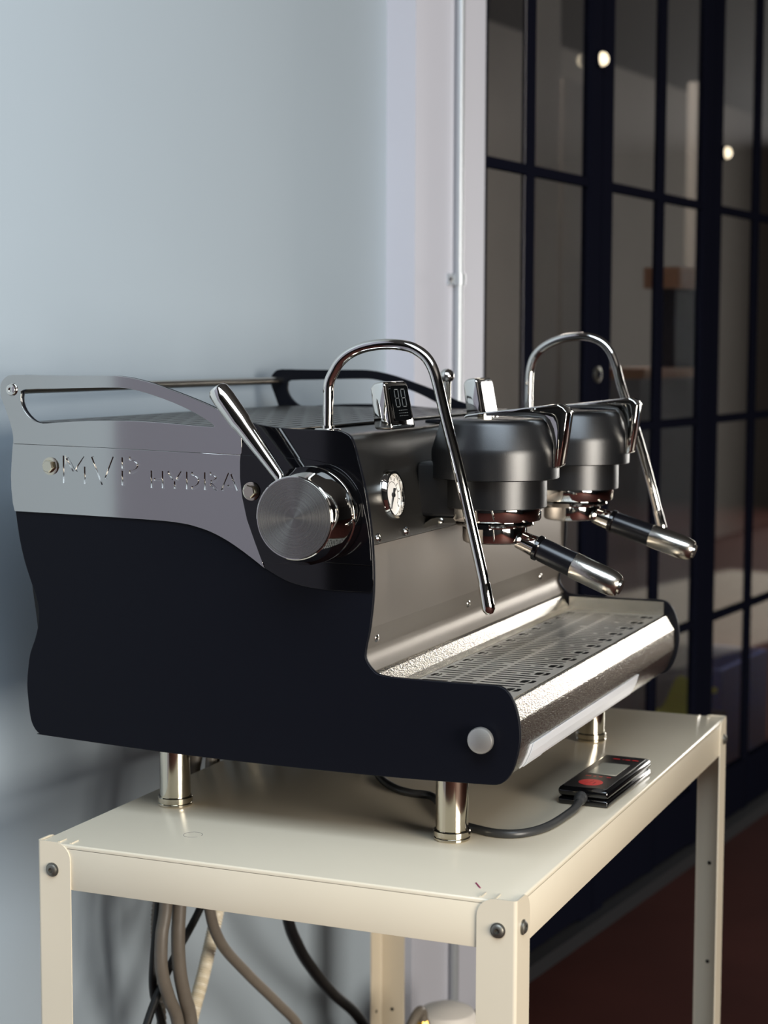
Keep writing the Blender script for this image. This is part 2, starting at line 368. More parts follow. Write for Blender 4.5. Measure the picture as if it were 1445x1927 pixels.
for cx, sx in ((-TW, 1), (0.0, -1)):
    for cy, sy in ((0.0, 1), (TD, -1)):
        bm = bmesh.new(); P = legplate(0, 0, 0)
        prism(bm, P, lambda u, v, q: (cx + sx * u, cy + sy * q, v), 0.0, 0.002)
        prism(bm, P, lambda u, v, q: (cx + sx * q, cy + sy * u, v), 0.0, 0.002)
        cr_ = 0.004; A_ = [(cr_ - cr_ * math.cos(k * PI / 12), cr_ - cr_ * math.sin(k * PI / 12)) for k in range(7)]
        B_ = [(cr_ - 0.002 * math.cos(k * PI / 12), cr_ - 0.002 * math.sin(k * PI / 12)) for k in range(7)]
        prism(bm, A_ + B_[::-1], lambda u, v, q: (cx + sx * u, cy + sy * v, q), 0.0, TT + 0.002)
        lg = build('leg', bm, M_cream, tb, ang=30)
        def bolt(base, ax):
            bm = LATHE([(0, 0), (0.0088, 0), (0.0088, 0.0012), (0.0072, 0.0016), (0.0072, 0.003), (0.0052, 0.0046), (0.0030, 0.0048), (0.0030, 0.002), (0, 0.002)], base, ax, 24)
            build('bolt', bm, M_bolt, lg)
        bolt((cx + sx * 0.0215, cy, TT - 0.033), (0, -sy, 0)); bolt((cx, cy + sy * 0.0215, TT - 0.033), (-sx, 0, 0))
        for k in range(4):
            zz = TT - 0.25 - 0.17 * k
            build('bolt_hole', LATHE([(0.0, 0), (0.0032, 0), (0.0032, 0.0008), (0, 0.0008)], (cx + sx * 0.024, cy + sy * 0.0020, zz), (0, sy, 0), 12), M_ink, lg)
            build('bolt_hole', LATHE([(0.0, 0), (0.0032, 0), (0.0032, 0.0008), (0, 0.0008)], (cx + sx * 0.0020, cy + sy * 0.024, zz), (sx, 0, 0), 12), M_ink, lg)
        # two tab slots in the top
        for k in (0.026, 0.043):
            bm = BOX((min(cx + sx * k, cx + sx * (k + 0.0028)), min(cy + sy * 0.006, cy + sy * 0.022), TT - 0.0005), (max(cx + sx * k, cx + sx * (k + 0.0028)), max(cy + sy * 0.006, cy + sy * 0.022), TT + 0.0016))
            build('tab', bm, M_cream, tb)
# pencil ring, red scratch and specks on the top
bm = bmesh.new(); ring = [Vector((-0.462 + 0.012 * math.cos(a * PI / 16), 0.103 + 0.012 * math.sin(a * PI / 16), TT + 0.0001)) for a in range(30)]
tube(bm, ring, 0.0003, 4); build('pencil_ring', bm, M_scratch, tb)
bm = bmesh.new(); tube(bm, [Vector((-0.067, 0.053, TT)), Vector((-0.056, 0.037, TT))], 0.0011, 6); build('red_scratch', bm, M_pink, tb)

# ================================================================== THE MACHINE  (coordinates above the table top)
mc = thing('espresso_machine', (-0.38, 0.525, TT), 'two group black and steel espresso machine standing on the cream table', 'coffee machine')
YN, YF = 0.130, 0.920
base_o = [(-0.7379, 0.3954), (-0.7328, 0.3609), (-0.7253, 0.3303), (-0.7157, 0.3035), (-0.7091, 0.2866), (-0.7053, 0.2712), (-0.7046, 0.2579), (-0.7064, 0.2423), (-0.7113, 0.2262), (-0.7185, 0.2084), (-0.7222, 0.1884), (-0.7242, 0.1666), (-0.7229, 0.1472), (-0.7209, 0.1296), (-0.7178, 0.116), (-0.7122, 0.1069), (-0.7055, 0.1018), (-0.6963, 0.1003), (-0.525, 0.0943), (-0.4106, 0.0924), (-0.3006, 0.092), (-0.1878, 0.0927), (-0.1195, 0.0943), (-0.0827, 0.0954), (-0.0701, 0.0963), (-0.0629, 0.0992), (-0.0564, 0.105), (-0.0499, 0.1158), (-0.0448, 0.1321), (-0.042, 0.1481), (-0.0416, 0.1608), (-0.0433, 0.1764), (-0.0474, 0.1918), (-0.0527, 0.2027), (-0.0587, 0.2098), (-0.064, 0.2132), (-0.0726, 0.215), (-0.0937, 0.2147), (-0.1204, 0.2142), (-0.161, 0.2143), (-0.2021, 0.2147), (-0.2187, 0.2164), (-0.2264, 0.2194), (-0.2341, 0.2273), (-0.2383, 0.2348), (-0.2387, 0.2412), (-0.237, 0.2524), (-0.2335, 0.2675), (-0.2308, 0.287), (-0.2287, 0.3065), (-0.2278, 0.3259), (-0.2282, 0.3515), (-0.2303, 0.3803), (-0.2339, 0.4089), (-0.2388, 0.4375), (-0.2444, 0.4596), (-0.2514, 0.4849), (-0.2556, 0.4976), (-0.2598, 0.5038), (-0.2668, 0.5075), (-0.2751, 0.5093), (-0.2857, 0.5097), (-0.3218, 0.51), (-0.3576, 0.5118), (-0.3873, 0.516), (-0.4159, 0.5234), (-0.4469, 0.5366), (-0.473, 0.5461), (-0.4985, 0.5544), (-0.5251, 0.5627), (-0.5511, 0.5687), (-0.5704, 0.5716), (-0.5914, 0.5727), (-0.6466, 0.5722), (-0.699, 0.5723), (-0.7371, 0.5725), (-0.7487, 0.5686), (-0.755, 0.561), (-0.7564, 0.5533), (-0.7549, 0.543), (-0.7507, 0.5329), (-0.7423, 0.5114), (-0.7385, 0.4973), (-0.7375, 0.4879), (-0.7382, 0.4829), (-0.7402, 0.4636), (-0.742, 0.442), (-0.7417, 0.4253), (-0.7398, 0.4059)]
slot_o = [(-0.7194, 0.5538), (-0.674, 0.5553), (-0.6293, 0.5568), (-0.5783, 0.5578), (-0.5597, 0.556), (-0.5382, 0.5515), (-0.5123, 0.5442), (-0.4858, 0.535), (-0.4649, 0.5258), (-0.45, 0.5181), (-0.4426, 0.5134), (-0.4441, 0.511), (-0.4732, 0.512), (-0.5125, 0.5145), (-0.552, 0.5159), (-0.6062, 0.5155), (-0.6474, 0.5135), (-0.6836, 0.5107), (-0.6974, 0.5108), (-0.7087, 0.5157), (-0.7196, 0.5263), (-0.7246, 0.5381), (-0.7240, 0.5475)]
seam = [(-0.7382, 0.4832), (-0.5988, 0.4812), (-0.4984, 0.479), (-0.4051, 0.4771), (-0.3397, 0.4753), (-0.3182, 0.4745), (-0.3005, 0.4726), (-0.285, 0.4693), (-0.2723, 0.4646), (-0.2618, 0.4575), (-0.2527, 0.4479), (-0.2457, 0.4372), (-0.2415, 0.4278)]
lower = [(-0.7371, 0.3951), (-0.6799, 0.3945), (-0.5999, 0.3932), (-0.5375, 0.392), (-0.5083, 0.3910), (-0.4916, 0.3897), (-0.4742, 0.3873), (-0.4479, 0.3805), (-0.4222, 0.3693), (-0.3968, 0.3544), (-0.3727, 0.3384), (-0.3458, 0.3254), (-0.322, 0.3194), (-0.2934, 0.3164), (-0.2651, 0.3161), (-0.2296, 0.3167)]
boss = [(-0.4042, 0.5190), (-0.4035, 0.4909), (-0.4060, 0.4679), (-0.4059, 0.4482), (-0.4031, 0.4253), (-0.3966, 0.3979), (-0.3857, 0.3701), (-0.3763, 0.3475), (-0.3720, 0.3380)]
def Z(p): return [(a, b + TT) for a, b in p]
Bs = smooth2(base_o, 2); Ss = smooth2(slot_o, 2)
sp = plate('side_panel', Z(Bs), [Z(Ss)], YN, YN + 0.006, M_black, mc, bev=0.0009)
tag(sp, 'near black side panel with wavy back edge')
sp2 = plate('side_panel', Z(Bs), [Z(Ss)], YF - 0.006, YF, M_black, mc, bev=0.0009)
# steel handle plate above the seam (outline from the seam up the back and over the top)
i_back = next(i for i, q in enumerate(base_o) if q == (-0.7382, 0.4829))
i_top = next(i for i, q in enumerate(base_o) if q == (-0.4159, 0.5234))
top_run = base_o[i_top:i_back + 1]                    # from the lever end to the back
hp = smooth2([(-0.4045, 0.5195)] + top_run, 3, closed=False)
seam_l = [q for q in seam if q[0] <= -0.405]
pol = hp[:-1] + [(a, b + 0.0002) for a, b in seam_l] + [(-0.4036, 0.4800)] + [(-0.4038, 0.4909)]
tag(plate('handle_plate', Z(pol), [Z(Ss)], YN - 0.0030, YN, M_steel, mc, bev=0.0003), 'satin steel carry handle plate')
# steel letter band under the seam, letters cut through a thin front layer
back_run = base_o[i_back + 1:] + [(-0.7379, 0.3954)]
low_l = [q for q in lower if q[0] <= -0.372]
band_bot = smooth2(low_l, 3, closed=False)
band = [(a, b - 0.0002) for a, b in seam_l] + [(-0.4060, 0.4679), (-0.4059, 0.4482), (-0.4031, 0.4253), (-0.3966, 0.3979), (-0.3857, 0.3701), (-0.3763, 0.3475), (-0.3727, 0.3384)] + band_bot[::-1][1:] + [q for q in back_run[::-1]][1:]
def stroke(a, b, wd):
    a = Vector(a); b = Vector(b); d = (b - a).normalized(); n_ = Vector((-d.y, d.x)) * wd / 2
    return [tuple(a - n_), tuple(b - n_), tuple(b + n_), tuple(a + n_)]
def arcstroke(cx, cy, rx, ry, a0, a1, wd, n=7):
    o = [(cx + (rx + wd / 2) * math.cos(math.radians(a0 + (a1 - a0) * i / n)), cy + (ry + wd / 2) * math.sin(math.radians(a0 + (a1 - a0) * i / n))) for i in range(n + 1)]
    q = [(cx + (rx - wd / 2) * math.cos(math.radians(a0 + (a1 - a0) * i / n)), cy + (ry - wd / 2) * math.sin(math.radians(a0 + (a1 - a0) * i / n))) for i in range(n + 1)]
    return o + q[::-1]
def glyph(ch, x, y, wd, h, t_):
    g = t_ * 0.35; h2 = t_ / 2
    if ch == 'M':
        return [stroke((x + h2, y), (x + h2, y + h), t_), stroke((x + wd - h2, y), (x + wd - h2, y + h * 0.62), t_),
                stroke((x + t_ + g + 0.001, y + h * 0.92), (x + wd * 0.5 - g, y + h * 0.46), t_), stroke((x + wd * 0.5 + g, y + h * 0.46), (x + wd - h2 - 0.001, y + h * 0.97), t_)]
    if ch == 'V': return [stroke((x + h2, y + h), (x + wd / 2 - h2 * 0.4, y), t_), stroke((x + wd - h2, y + h), (x + wd / 2 + t_ * 0.85, y + h * 0.22), t_)]
    if ch == 'P': return [stroke((x + h2, y), (x + h2, y + h * 0.52), t_), stroke((x + h2, y + h * 0.60), (x + h2, y + h), t_),
                          arcstroke(x + t_ + g + wd * 0.18, y + h * 0.73, wd * 0.52, h * 0.25, 88, -88, t_ * 0.9)]
    if ch == 'H': return [stroke((x + h2, y), (x + h2, y + h), t_), stroke((x + wd - h2, y), (x + wd - h2, y + h), t_), stroke((x + t_ + g, y + h / 2), (x + wd - t_ - g, y + h / 2), t_ * 0.8)]
    if ch == 'Y': return [stroke((x + wd / 2, y), (x + wd / 2, y + h * 0.42), t_), stroke((x + wd / 2 - h2 * 0.8 - g, y + h * 0.52), (x + h2, y + h), t_), stroke((x + wd / 2 + h2 * 0.8 + g, y + h * 0.52), (x + wd - h2, y + h), t_)]
    if ch == 'D': return [stroke((x + h2, y), (x + h2, y + h), t_), arcstroke(x + t_ + g + wd * 0.14, y + h / 2, wd * 0.58, h / 2 - h2, 88, -88, t_)]
    if ch == 'R': return [stroke((x + h2, y), (x + h2, y + h), t_), arcstroke(x + t_ + g + wd * 0.16, y + h * 0.72, wd * 0.50, h * 0.24, 88, -80, t_ * 0.9), stroke((x + wd * 0.45, y + h * 0.36), (x + wd - h2, y), t_)]
    if ch == 'A': return [stroke((x + h2, y), (x + wd / 2 - h2 * 0.7, y + h), t_), stroke((x + wd - h2, y), (x + wd / 2 + h2 * 1.2, y + h * 0.96), t_), stroke((x + wd * 0.36, y + h * 0.27), (x + wd * 0.62, y + h * 0.27), t_ * 0.7)]
letters = []
for ch, x, wd in (('M', -0.662, 0.036), ('V', -0.6195, 0.036), ('P', -0.5745, 0.027)): letters += glyph(ch, x, 0.4343, wd, 0.0352, 0.0042)
for ch, x, wd in (('H', -0.5322, 0.0195), ('Y', -0.5085, 0.0225), ('D', -0.4815, 0.0195), ('R', -0.4560, 0.0195), ('A', -0.4325, 0.0255)): letters += glyph(ch, x, 0.4325, wd, 0.0215, 0.0034)
bp = plate('letter_band', Z(band), [Z(q) for q in letters], YN - 0.0030, YN - 0.0016, M_steel, mc, bev=0.00025)
tag(bp, 'satin steel band with the letters MVP HYDRA cut into it')
bk = plate('backing_sheet', Z([(-0.70, 0.425), (-0.408, 0.425), (-0.408, 0.474), (-0.70, 0.477)]), [], YN - 0.0014, YN - 0.0002, M_steel, mc, bev=0.0001)
# gloss black shoulder round the knob, and the raised knob plate
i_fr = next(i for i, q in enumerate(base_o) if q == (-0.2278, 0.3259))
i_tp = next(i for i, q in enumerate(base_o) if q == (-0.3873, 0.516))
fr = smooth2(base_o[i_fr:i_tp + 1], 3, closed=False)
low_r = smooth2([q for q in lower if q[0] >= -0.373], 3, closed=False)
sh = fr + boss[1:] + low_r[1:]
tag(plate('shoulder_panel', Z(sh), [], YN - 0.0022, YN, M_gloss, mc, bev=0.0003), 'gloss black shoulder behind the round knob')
arc = smooth2([q for q in seam if q[0] >= -0.4052], 3, closed=False)
kp = arc + [(-0.2398, 0.4180), (-0.2352, 0.4000), (-0.2318, 0.3780), (-0.2302, 0.3560), (-0.2300, 0.3490), (-0.3060, 0.3500), (-0.3600, 0.3445), (-0.3760, 0.3475), (-0.3857, 0.3701), (-0.3966, 0.3979), (-0.4031, 0.4253), (-0.4059, 0.4482), (-0.4060, 0.4679)]
plate('knob_plate', Z(kp), [], YN - 0.0034, YN - 0.0022, M_gloss, mc, bev=0.0003)

def hexbolt(x, z, y):
    bm = LATHE([(0, 0), (0.0115, 0), (0.0115, 0.0018), (0.0095, 0.0022), (0, 0.0022)], (x, y, TT + z), (0, -1, 0), 28)
    b = build('washer', bm, M_nickel, mc)
    bm = bmesh.new(); lathe(bm, [(0, 0.0022), (0.0085, 0.0022), (0.0085, 0.0075), (0.0072, 0.0090), (0, 0.0090)], (x, y, TT + z), (0, -1, 0), 6)
    build('hex_head', bm, M_nickel, b, smooth=False)
hexbolt(-0.6805, 0.4556, YN - 0.003); hexbolt(-0.3899, 0.4330, YN - 0.0034)
# screw at the back corner of the handle, rail rod between the two handles
build('rail_screw', LATHE([(0, 0), (0.0085, 0), (0.0085, 0.001), (0.0068, 0.0035), (0.0030, 0.0042), (0.0028, 0.002), (0, 0.002)], (-0.7382, YN - 0.003, TT + 0.5535), (0, -1, 0), 24), M_chrome, mc)
build('rear_rail', TUBE([(-0.7382, YN + 0.006, TT + 0.5535), (-0.7382, YF - 0.006, TT + 0.5535)], 0.0062, 20, 2), M_endcap, mc)

# housing inside the side panels
hs = [(-0.700, 0.112), (-0.712, 0.250), (-0.728, 0.360), (-0.728, 0.500), (-0.30, 0.500), (-0.265, 0.495), (-0.252, 0.455), (-0.240, 0.36), (-0.242, 0.300), (-0.250, 0.235), (-0.235, 0.170), (-0.10, 0.165), (-0.075, 0.150), (-0.085, 0.110)]
bm = prism(bmesh.new(), Z(hs), lambda u, v, q: (u, q, v), YN + 0.008, YF - 0.008)
build('housing', bm, M_dark, mc, smooth=False)
# front panel (upper), seam, splash panel (lower)
off = 0.004
front = [(-0.340, 0.5075), (-0.290, 0.5068), (-0.272, 0.5055), (-0.2635, 0.5020), (-0.2588, 0.4950), (-0.2550, 0.4845), (-0.2482, 0.4596), (-0.2425, 0.4375), (-0.2377, 0.4089), (-0.2345, 0.3830), (-0.2330, 0.3720)]
fp = build('front_panel', sheet(bmesh.new(), Z(smooth2(front, 3, closed=False)), 0.003, YN + 0.006, YF - 0.006), M_front, mc, ang=25)
tag(fp, 'dark satin upper front panel with gauge')
spl = [(-0.2328, 0.3715), (-0.2318, 0.3300), (-0.2330, 0.2730), (-0.2331, 0.2720), (-0.2402, 0.2470), (-0.2412, 0.2430), (-0.2408, 0.2360), (-0.2375, 0.2280), (-0.2310, 0.2190)]
tag(build('splash_panel', sheet(bmesh.new(), Z(spl[:4] + smooth2(spl[4:], 4, closed=False)), 0.003, YN + 0.006, YF - 0.006), M_splash, mc, ang=7.5), 'satin steel splash panel above the drip tray')
def panscrew(x, y, z, parent=mc, r=0.0062, nrm=(1, 0, 0.05)):
    bm = LATHE([(0, 0), (r, 0), (r, 0.001), (r * 0.75, 0.0028), (r * 0.3, 0.0034), (r * 0.28, 0.0015), (0, 0.0015)], (x, y, TT + z), nrm, 20)
    build('screw', bm, M_chrome, parent)
for y in (0.158, 0.247, 0.803, 0.892): panscrew(-0.2345, y, 0.3790)
for y in (0.163, 0.487, 0.812): panscrew(-0.2395, y, 0.2560)

# pressure gauge
gz, gy, gx = TT + 0.427, 0.214, -0.2400
gg = build('gauge_bezel', LATHE([(0.0, -0.006), (0.0315, -0.006), (0.0315, 0.002), (0.0295, 0.006), (0.0265, 0.006), (0.0255, 0.000), (0, 0.000)], (gx, gy, gz), (1, 0, 0.12), 40), M_chrome, mc)
build('gauge_face', LATHE([(0.0, 0.0), (0.0252, 0.0), (0.0252, 0.0012), (0, 0.0012)], (gx, gy, gz), (1, 0, 0.12), 40), M_white, gg)
gn = Vector((1, 0, 0.12)).normalized(); gyv = Vector((0, 1, 0)); gzv = gn.cross(gyv)
def gpt(a, r, h): return Vector((gx, gy, gz)) + gyv * (r * math.cos(a)) + gzv * (r * math.sin(a)) + gn * h
bm = bmesh.new()
for k in range(11):
    a = math.radians(225 - 27 * k); tube(bm, [gpt(a, 0.0185, 0.0014), gpt(a, 0.0225, 0.0014)], 0.0005, 4)
tube(bm, [gpt(math.radians(225 - 270 * k / 20), 0.0165, 0.0014) for k in range(21)], 0.0003, 4)
build('gauge_scale', bm, M_ink, gg)
bm = bmesh.new(); tube(bm, [gpt(math.radians(235), 0.020, 0.003), gpt(math.radians(55), 0.004, 0.003), gpt(math.radians(55), 0.009, 0.003)], lambda t_: 0.0006 + 0.0012 * t_, 6)
lathe(bm, [(0, 0.001), (0.003, 0.001), (0.003, 0.004), (0, 0.004)], (gx, gy, gz), gn, 14); build('gauge_needle', bm, M_ink, gg)

# cup tray: top plate with rows of slots
rows = []
for r in range(13):
    x0 = -0.705 + r * 0.0285
    for k in range(12):
        y0 = YN + 0.030 + k * 0.0615
        rows.append(rect(x0, y0, x0 + 0.005, y0 + 0.046))
fnz = lambda zc: (lambda u, v, q: (u, v, zc + q))
plate('cup_tray', rect(-0.726, YN + 0.0065, -0.330, YF - 0.0065), rows, 0, 0.002, M_front, mc, bev=0.0004, fn=fnz(TT + 0.5105))
# small black cap on the top, front edge
build('filler_cap', LATHE([(0, 0), (0.013, 0), (0.013, 0.0025), (0.011, 0.004), (0, 0.004)], (-0.283, 0.470, TT + 0.507), n=28), M_black, mc)

# drip tray: back flange, side flange, grate with slots, bullnose front
GZ = TT + 0.190
tr = [(-0.2360, 0.2210), (-0.2310, 0.2175), (-0.2280, 0.2150), (-0.2215, 0.1990), (-0.2205, 0.1900), (-0.2205, 0.1600)]
dt = build('drip_tray', sheet(bmesh.new(), Z(tr), 0.0015, YN + 0.006, YF - 0.006), M_steel2, mc, smooth=False)
tag(dt, 'steel drip tray with slotted grate')
for y0, y1 in ((YN + 0.006, YN + 0.009), (YF - 0.0095, YF - 0.006)):
    build('tray_flange', BOX((-0.2205, y0, TT + 0.176), (-0.066, y1, TT + 0.2125)), M_steel2, dt, smooth=False)
build('tray_floor', BOX((-0.2200, YN + 0.009, TT + 0.1655), (-0.066, YF - 0.0095, TT + 0.1680)), M_dark, dt, smooth=False)
holes = []; pitch = 0.01475; n_sl = 60; ya = 0.2358 - 2.5 * pitch - 0.0035 - 4 * pitch
for k in range(n_sl):
    y0 = ya + k * pitch; y1 = y0 + 0.0070; ph = k % 4
    if y0 < YN + 0.016: continue
    if y1 > YF - 0.018: break
    def sl(a, b): holes.append([(a + 0.002, y0), (b - 0.002, y0), (b, y0 + 0.0035), (b - 0.002, y1), (a + 0.002, y1), (a, y0 + 0.0035)])
    if ph in (0, 1): sl(-0.2160, -0.1800)
    else: sl(-0.2010, -0.1800)
    if ph == 2 and k % 8 == 2: sl(-0.1765, -0.1560)
    else: sl(-0.1765, -0.1465)
    if ph in (0, 1): sl(-0.1430, -0.0830)
    elif ph == 2: sl(-0.1430, -0.1180); sl(-0.1145, -0.0995)
    else: sl(-0.1430, -0.0995)
    if ph == 2:                                # the rounded cut-outs, each crossed by an S shaped bridge
        yc0, yc1 = y0 + 0.0005, y0 + pitch + 0.0065
        for xa, xb in ((-0.0960, -0.0770), (-0.2165, -0.2040)):
            mid = (xa + xb) / 2
            holes.append([(xa, yc0 + 0.003), (xa + 0.003, yc0), (mid - 0.0012, yc0), (mid + 0.0014, yc1 - 0.0045), (mid - 0.001, yc1), (xa + 0.003, yc1), (xa, yc1 - 0.003)])
            holes.append([(mid + 0.0012, yc0), (xb - 0.003, yc0), (xb, yc0 + 0.003), (xb, yc1 - 0.003), (xb - 0.003, yc1), (mid + 0.0016, yc1), (mid + 0.0036, yc1 - 0.0045)])
M_grate = mat('grate_steel', (0.84, 0.83, 0.80), 0.33, metal=0.75)
plate('drip_grate', rect(-0.2200, YN + 0.0095, -0.0665, YF - 0.010), holes, 0, 0.0004, M_grate, dt, bev=0.0, fn=fnz(GZ))
nose = [(-0.0650, 0.1840), (-0.0640, 0.1915), (-0.0605, 0.1955), (-0.0575, 0.1948), (-0.0550, 0.1915), (-0.0478, 0.1755), (-0.0462, 0.1690), (-0.0460, 0.1480), (-0.0468, 0.1390)]
tag(build('bullnose_front', sheet(bmesh.new(), Z(smooth2(nose, 4, closed=False)), 0.002, YN + 0.006, YF - 0.006), M_steel2, mc, ang=50), 'brushed steel rounded front of the drip tray')
nose2 = [(-0.0468, 0.1388), (-0.0510, 0.1240), (-0.0570, 0.1105), (-0.0640, 0.1020), (-0.0720, 0.1000)]
build('bullnose_underside', sheet(bmesh.new(), Z(smooth2(nose2, 3, closed=False)), 0.002, YN + 0.006, YF - 0.006), M_steel2, mc, ang=50)
film = [(-0.0466, 0.1355), (-0.0502, 0.1235), (-0.0560, 0.1105), (-0.0600, 0.1050)]
tag(build('protective_film', sheet(bmesh.new(), Z(film), 0.0006, 0.185, 0.690), M_film, mc, smooth=False), 'strip of pale protective film left under the tray front')
build('tape_piece', sheet(bmesh.new(), Z([(a + 0.0012, b) for a, b in film]), 0.0005, 0.195, 0.265), M_film, mc, smooth=False)

# round screw knob on the lower side panel
build('panel_knob', LATHE([(0.0, 0.0), (0.009, 0.0), (0.009, 0.006), (0.0152, 0.007), (0.0158, 0.0085), (0.0158, 0.0135), (0.0148, 0.0150), (0.0090, 0.0168), (0.0, 0.0175)], (-0.0865, YN, TT + 0.1505), (0, -1, 0), 40), M_knob, mc, org=(-0.0865, YN, TT + 0.1505))

# big steam knob: hub ring, groove, chamfered front ring, turned face, lever
KX, KZ = -0.300, TT + 0.409
kb = build('steam_knob', LATHE([(0, 0), (0.056, 0), (0.0585, 0.002), (0.0585, 0.020), (0.0575, 0.0215), (0.0555, 0.0220), (0.0555, 0.0240), (0.0575, 0.0245), (0.0585, 0.026), (0.0585, 0.042), (0.0500, 0.0660), (0.0490, 0.0670), (0.0, 0.0670)], (KX, YN - 0.0034, KZ), (0, -1, 0), 72), M_chrome, mc, org=(KX, YN - 0.0034, KZ), ang=20)
tag(kb, 'large round steel steam knob')
build('knob_face', LATHE([(0.0480, 0.0668), (0.0477, 0.0677), (0.0, 0.0677)], (KX, YN - 0.0034, KZ), (0, -1, 0), 72), M_turned, kb, org=(KX, YN - 0.0034, KZ))
la = Vector((-0.3300, 0.094, TT + 0.4480)); lb = Vector((-0.4200, 0.094, TT + 0.5590)); d = (lb - la); L = d.length
build('knob_lever', LATHE([(0, 0), (0.0068, 0), (0.0070, 0.010), (0.0112, L - 0.058), (0.0130, L - 0.050), (0.0138, L - 0.016), (0.0135, L - 0.004), (0.0110, L), (0, L)], la, d, 36), M_chrome, kb)

# temperature displays on the top front edge
def pod(yc, X0=-0.240, zb=0.5075, yaw=0.0):
    hw0, hw1 = 0.040, 0.0355
    def pf(u, v, q): return (u, q, v)
    prof = [(-0.266, zb), (X0, zb), (X0 - 0.002, zb + 0.010), (X0 - 0.0105, zb + 0.0560), (X0 - 0.0150, zb + 0.0600), (-0.268, zb + 0.0580), (-0.274, zb + 0.052)]
    bm = bmesh.new(); A = []; B = []
    for u, v in prof:
        k = (v - zb) / 0.06; h = hw0 + (hw1 - hw0) * k
        if u < -0.26: h -= 0.004
        A.append(bm.verts.new((u, yc - h, TT + v))); B.append(bm.verts.new((u, yc + h, TT + v)))
    bm.faces.new(A); bm.faces.new(B[::-1]); n = len(prof)
    for i in range(n): bm.faces.new((A[i], B[i], B[(i + 1) % n], A[(i + 1) % n]))
    bmesh.ops.recalc_face_normals(bm, faces=bm.faces)
    RZ = Matrix.Translation((X0, yc, 0)) @ Matrix.Rotation(math.radians(yaw), 4, 'Z') @ Matrix.Translation((-X0, -yc, 0))
    for v in bm.verts: v.co = RZ @ v.co
    bmesh.ops.bevel(bm, geom=list(bm.edges), offset=0.0035, segments=3, affect='EDGES', profile=0.5)
    p = build('display_housing', bm, M_chrome, mc, ang=40)
    # local frame of the sloping face
    o = Vector((X0 - 0.0062, yc, TT + zb + 0.0330)); ey = Vector((0, 1, 0)); ez = Vector((-0.0085, 0, 0.0460)).normalized(); en = ey.cross(ez)
    F = lambda u, v, q: tuple(RZ @ (o + ey * u + ez * v + en * q))
    plate('lcd', rrect(-0.0285, -0.0230, 0.0285, 0.0215, 0.005), [], 0, 0.0012, M_lcd, p, bev=0.0003, fn=lambda u, v, q: F(u, v, q + 0.0010))
    bm = bmesh.new()
    for dx in (-0.0115, 0.0095):
        for zz in (0.0165, 0.0055, -0.0055): tube(bm, [Vector(F(dx - 0.005, zz, 0.0018)), Vector(F(dx + 0.005, zz, 0.0018))], 0.0005, 4)
        for xx in (-0.006, 0.006):
            for z0, z1 in ((0.0155, 0.0065), (0.0045, -0.0045)): tube(bm, [Vector(F(dx + xx, z0, 0.0018)), Vector(F(dx + xx, z1, 0.0018))], 0.0005, 4)
    for zz in (-0.0100, -0.0135, -0.0170):
        for k in range(5): tube(bm, [Vector(F(-0.012 + k * 0.006, zz, 0.0018)), Vector(F(-0.0085 + k * 0.006, zz, 0.0018))], 0.00035, 4)
    build('ghost_digit', bm, M_seg, p)
pod(0.255); pod(0.585, yaw=3.0)
build('tap_knob', LATHE([(0, 0), (0.006, 0), (0.006, 0.052)] + [(0.011 * math.sin(a * PI / 10), 0.060 - 0.011 * math.cos(a * PI / 10)) for a in range(3, 10)] + [(0, 0.071)], (-0.330, 0.640, TT + 0.508), n=24), M_chrome, mc)

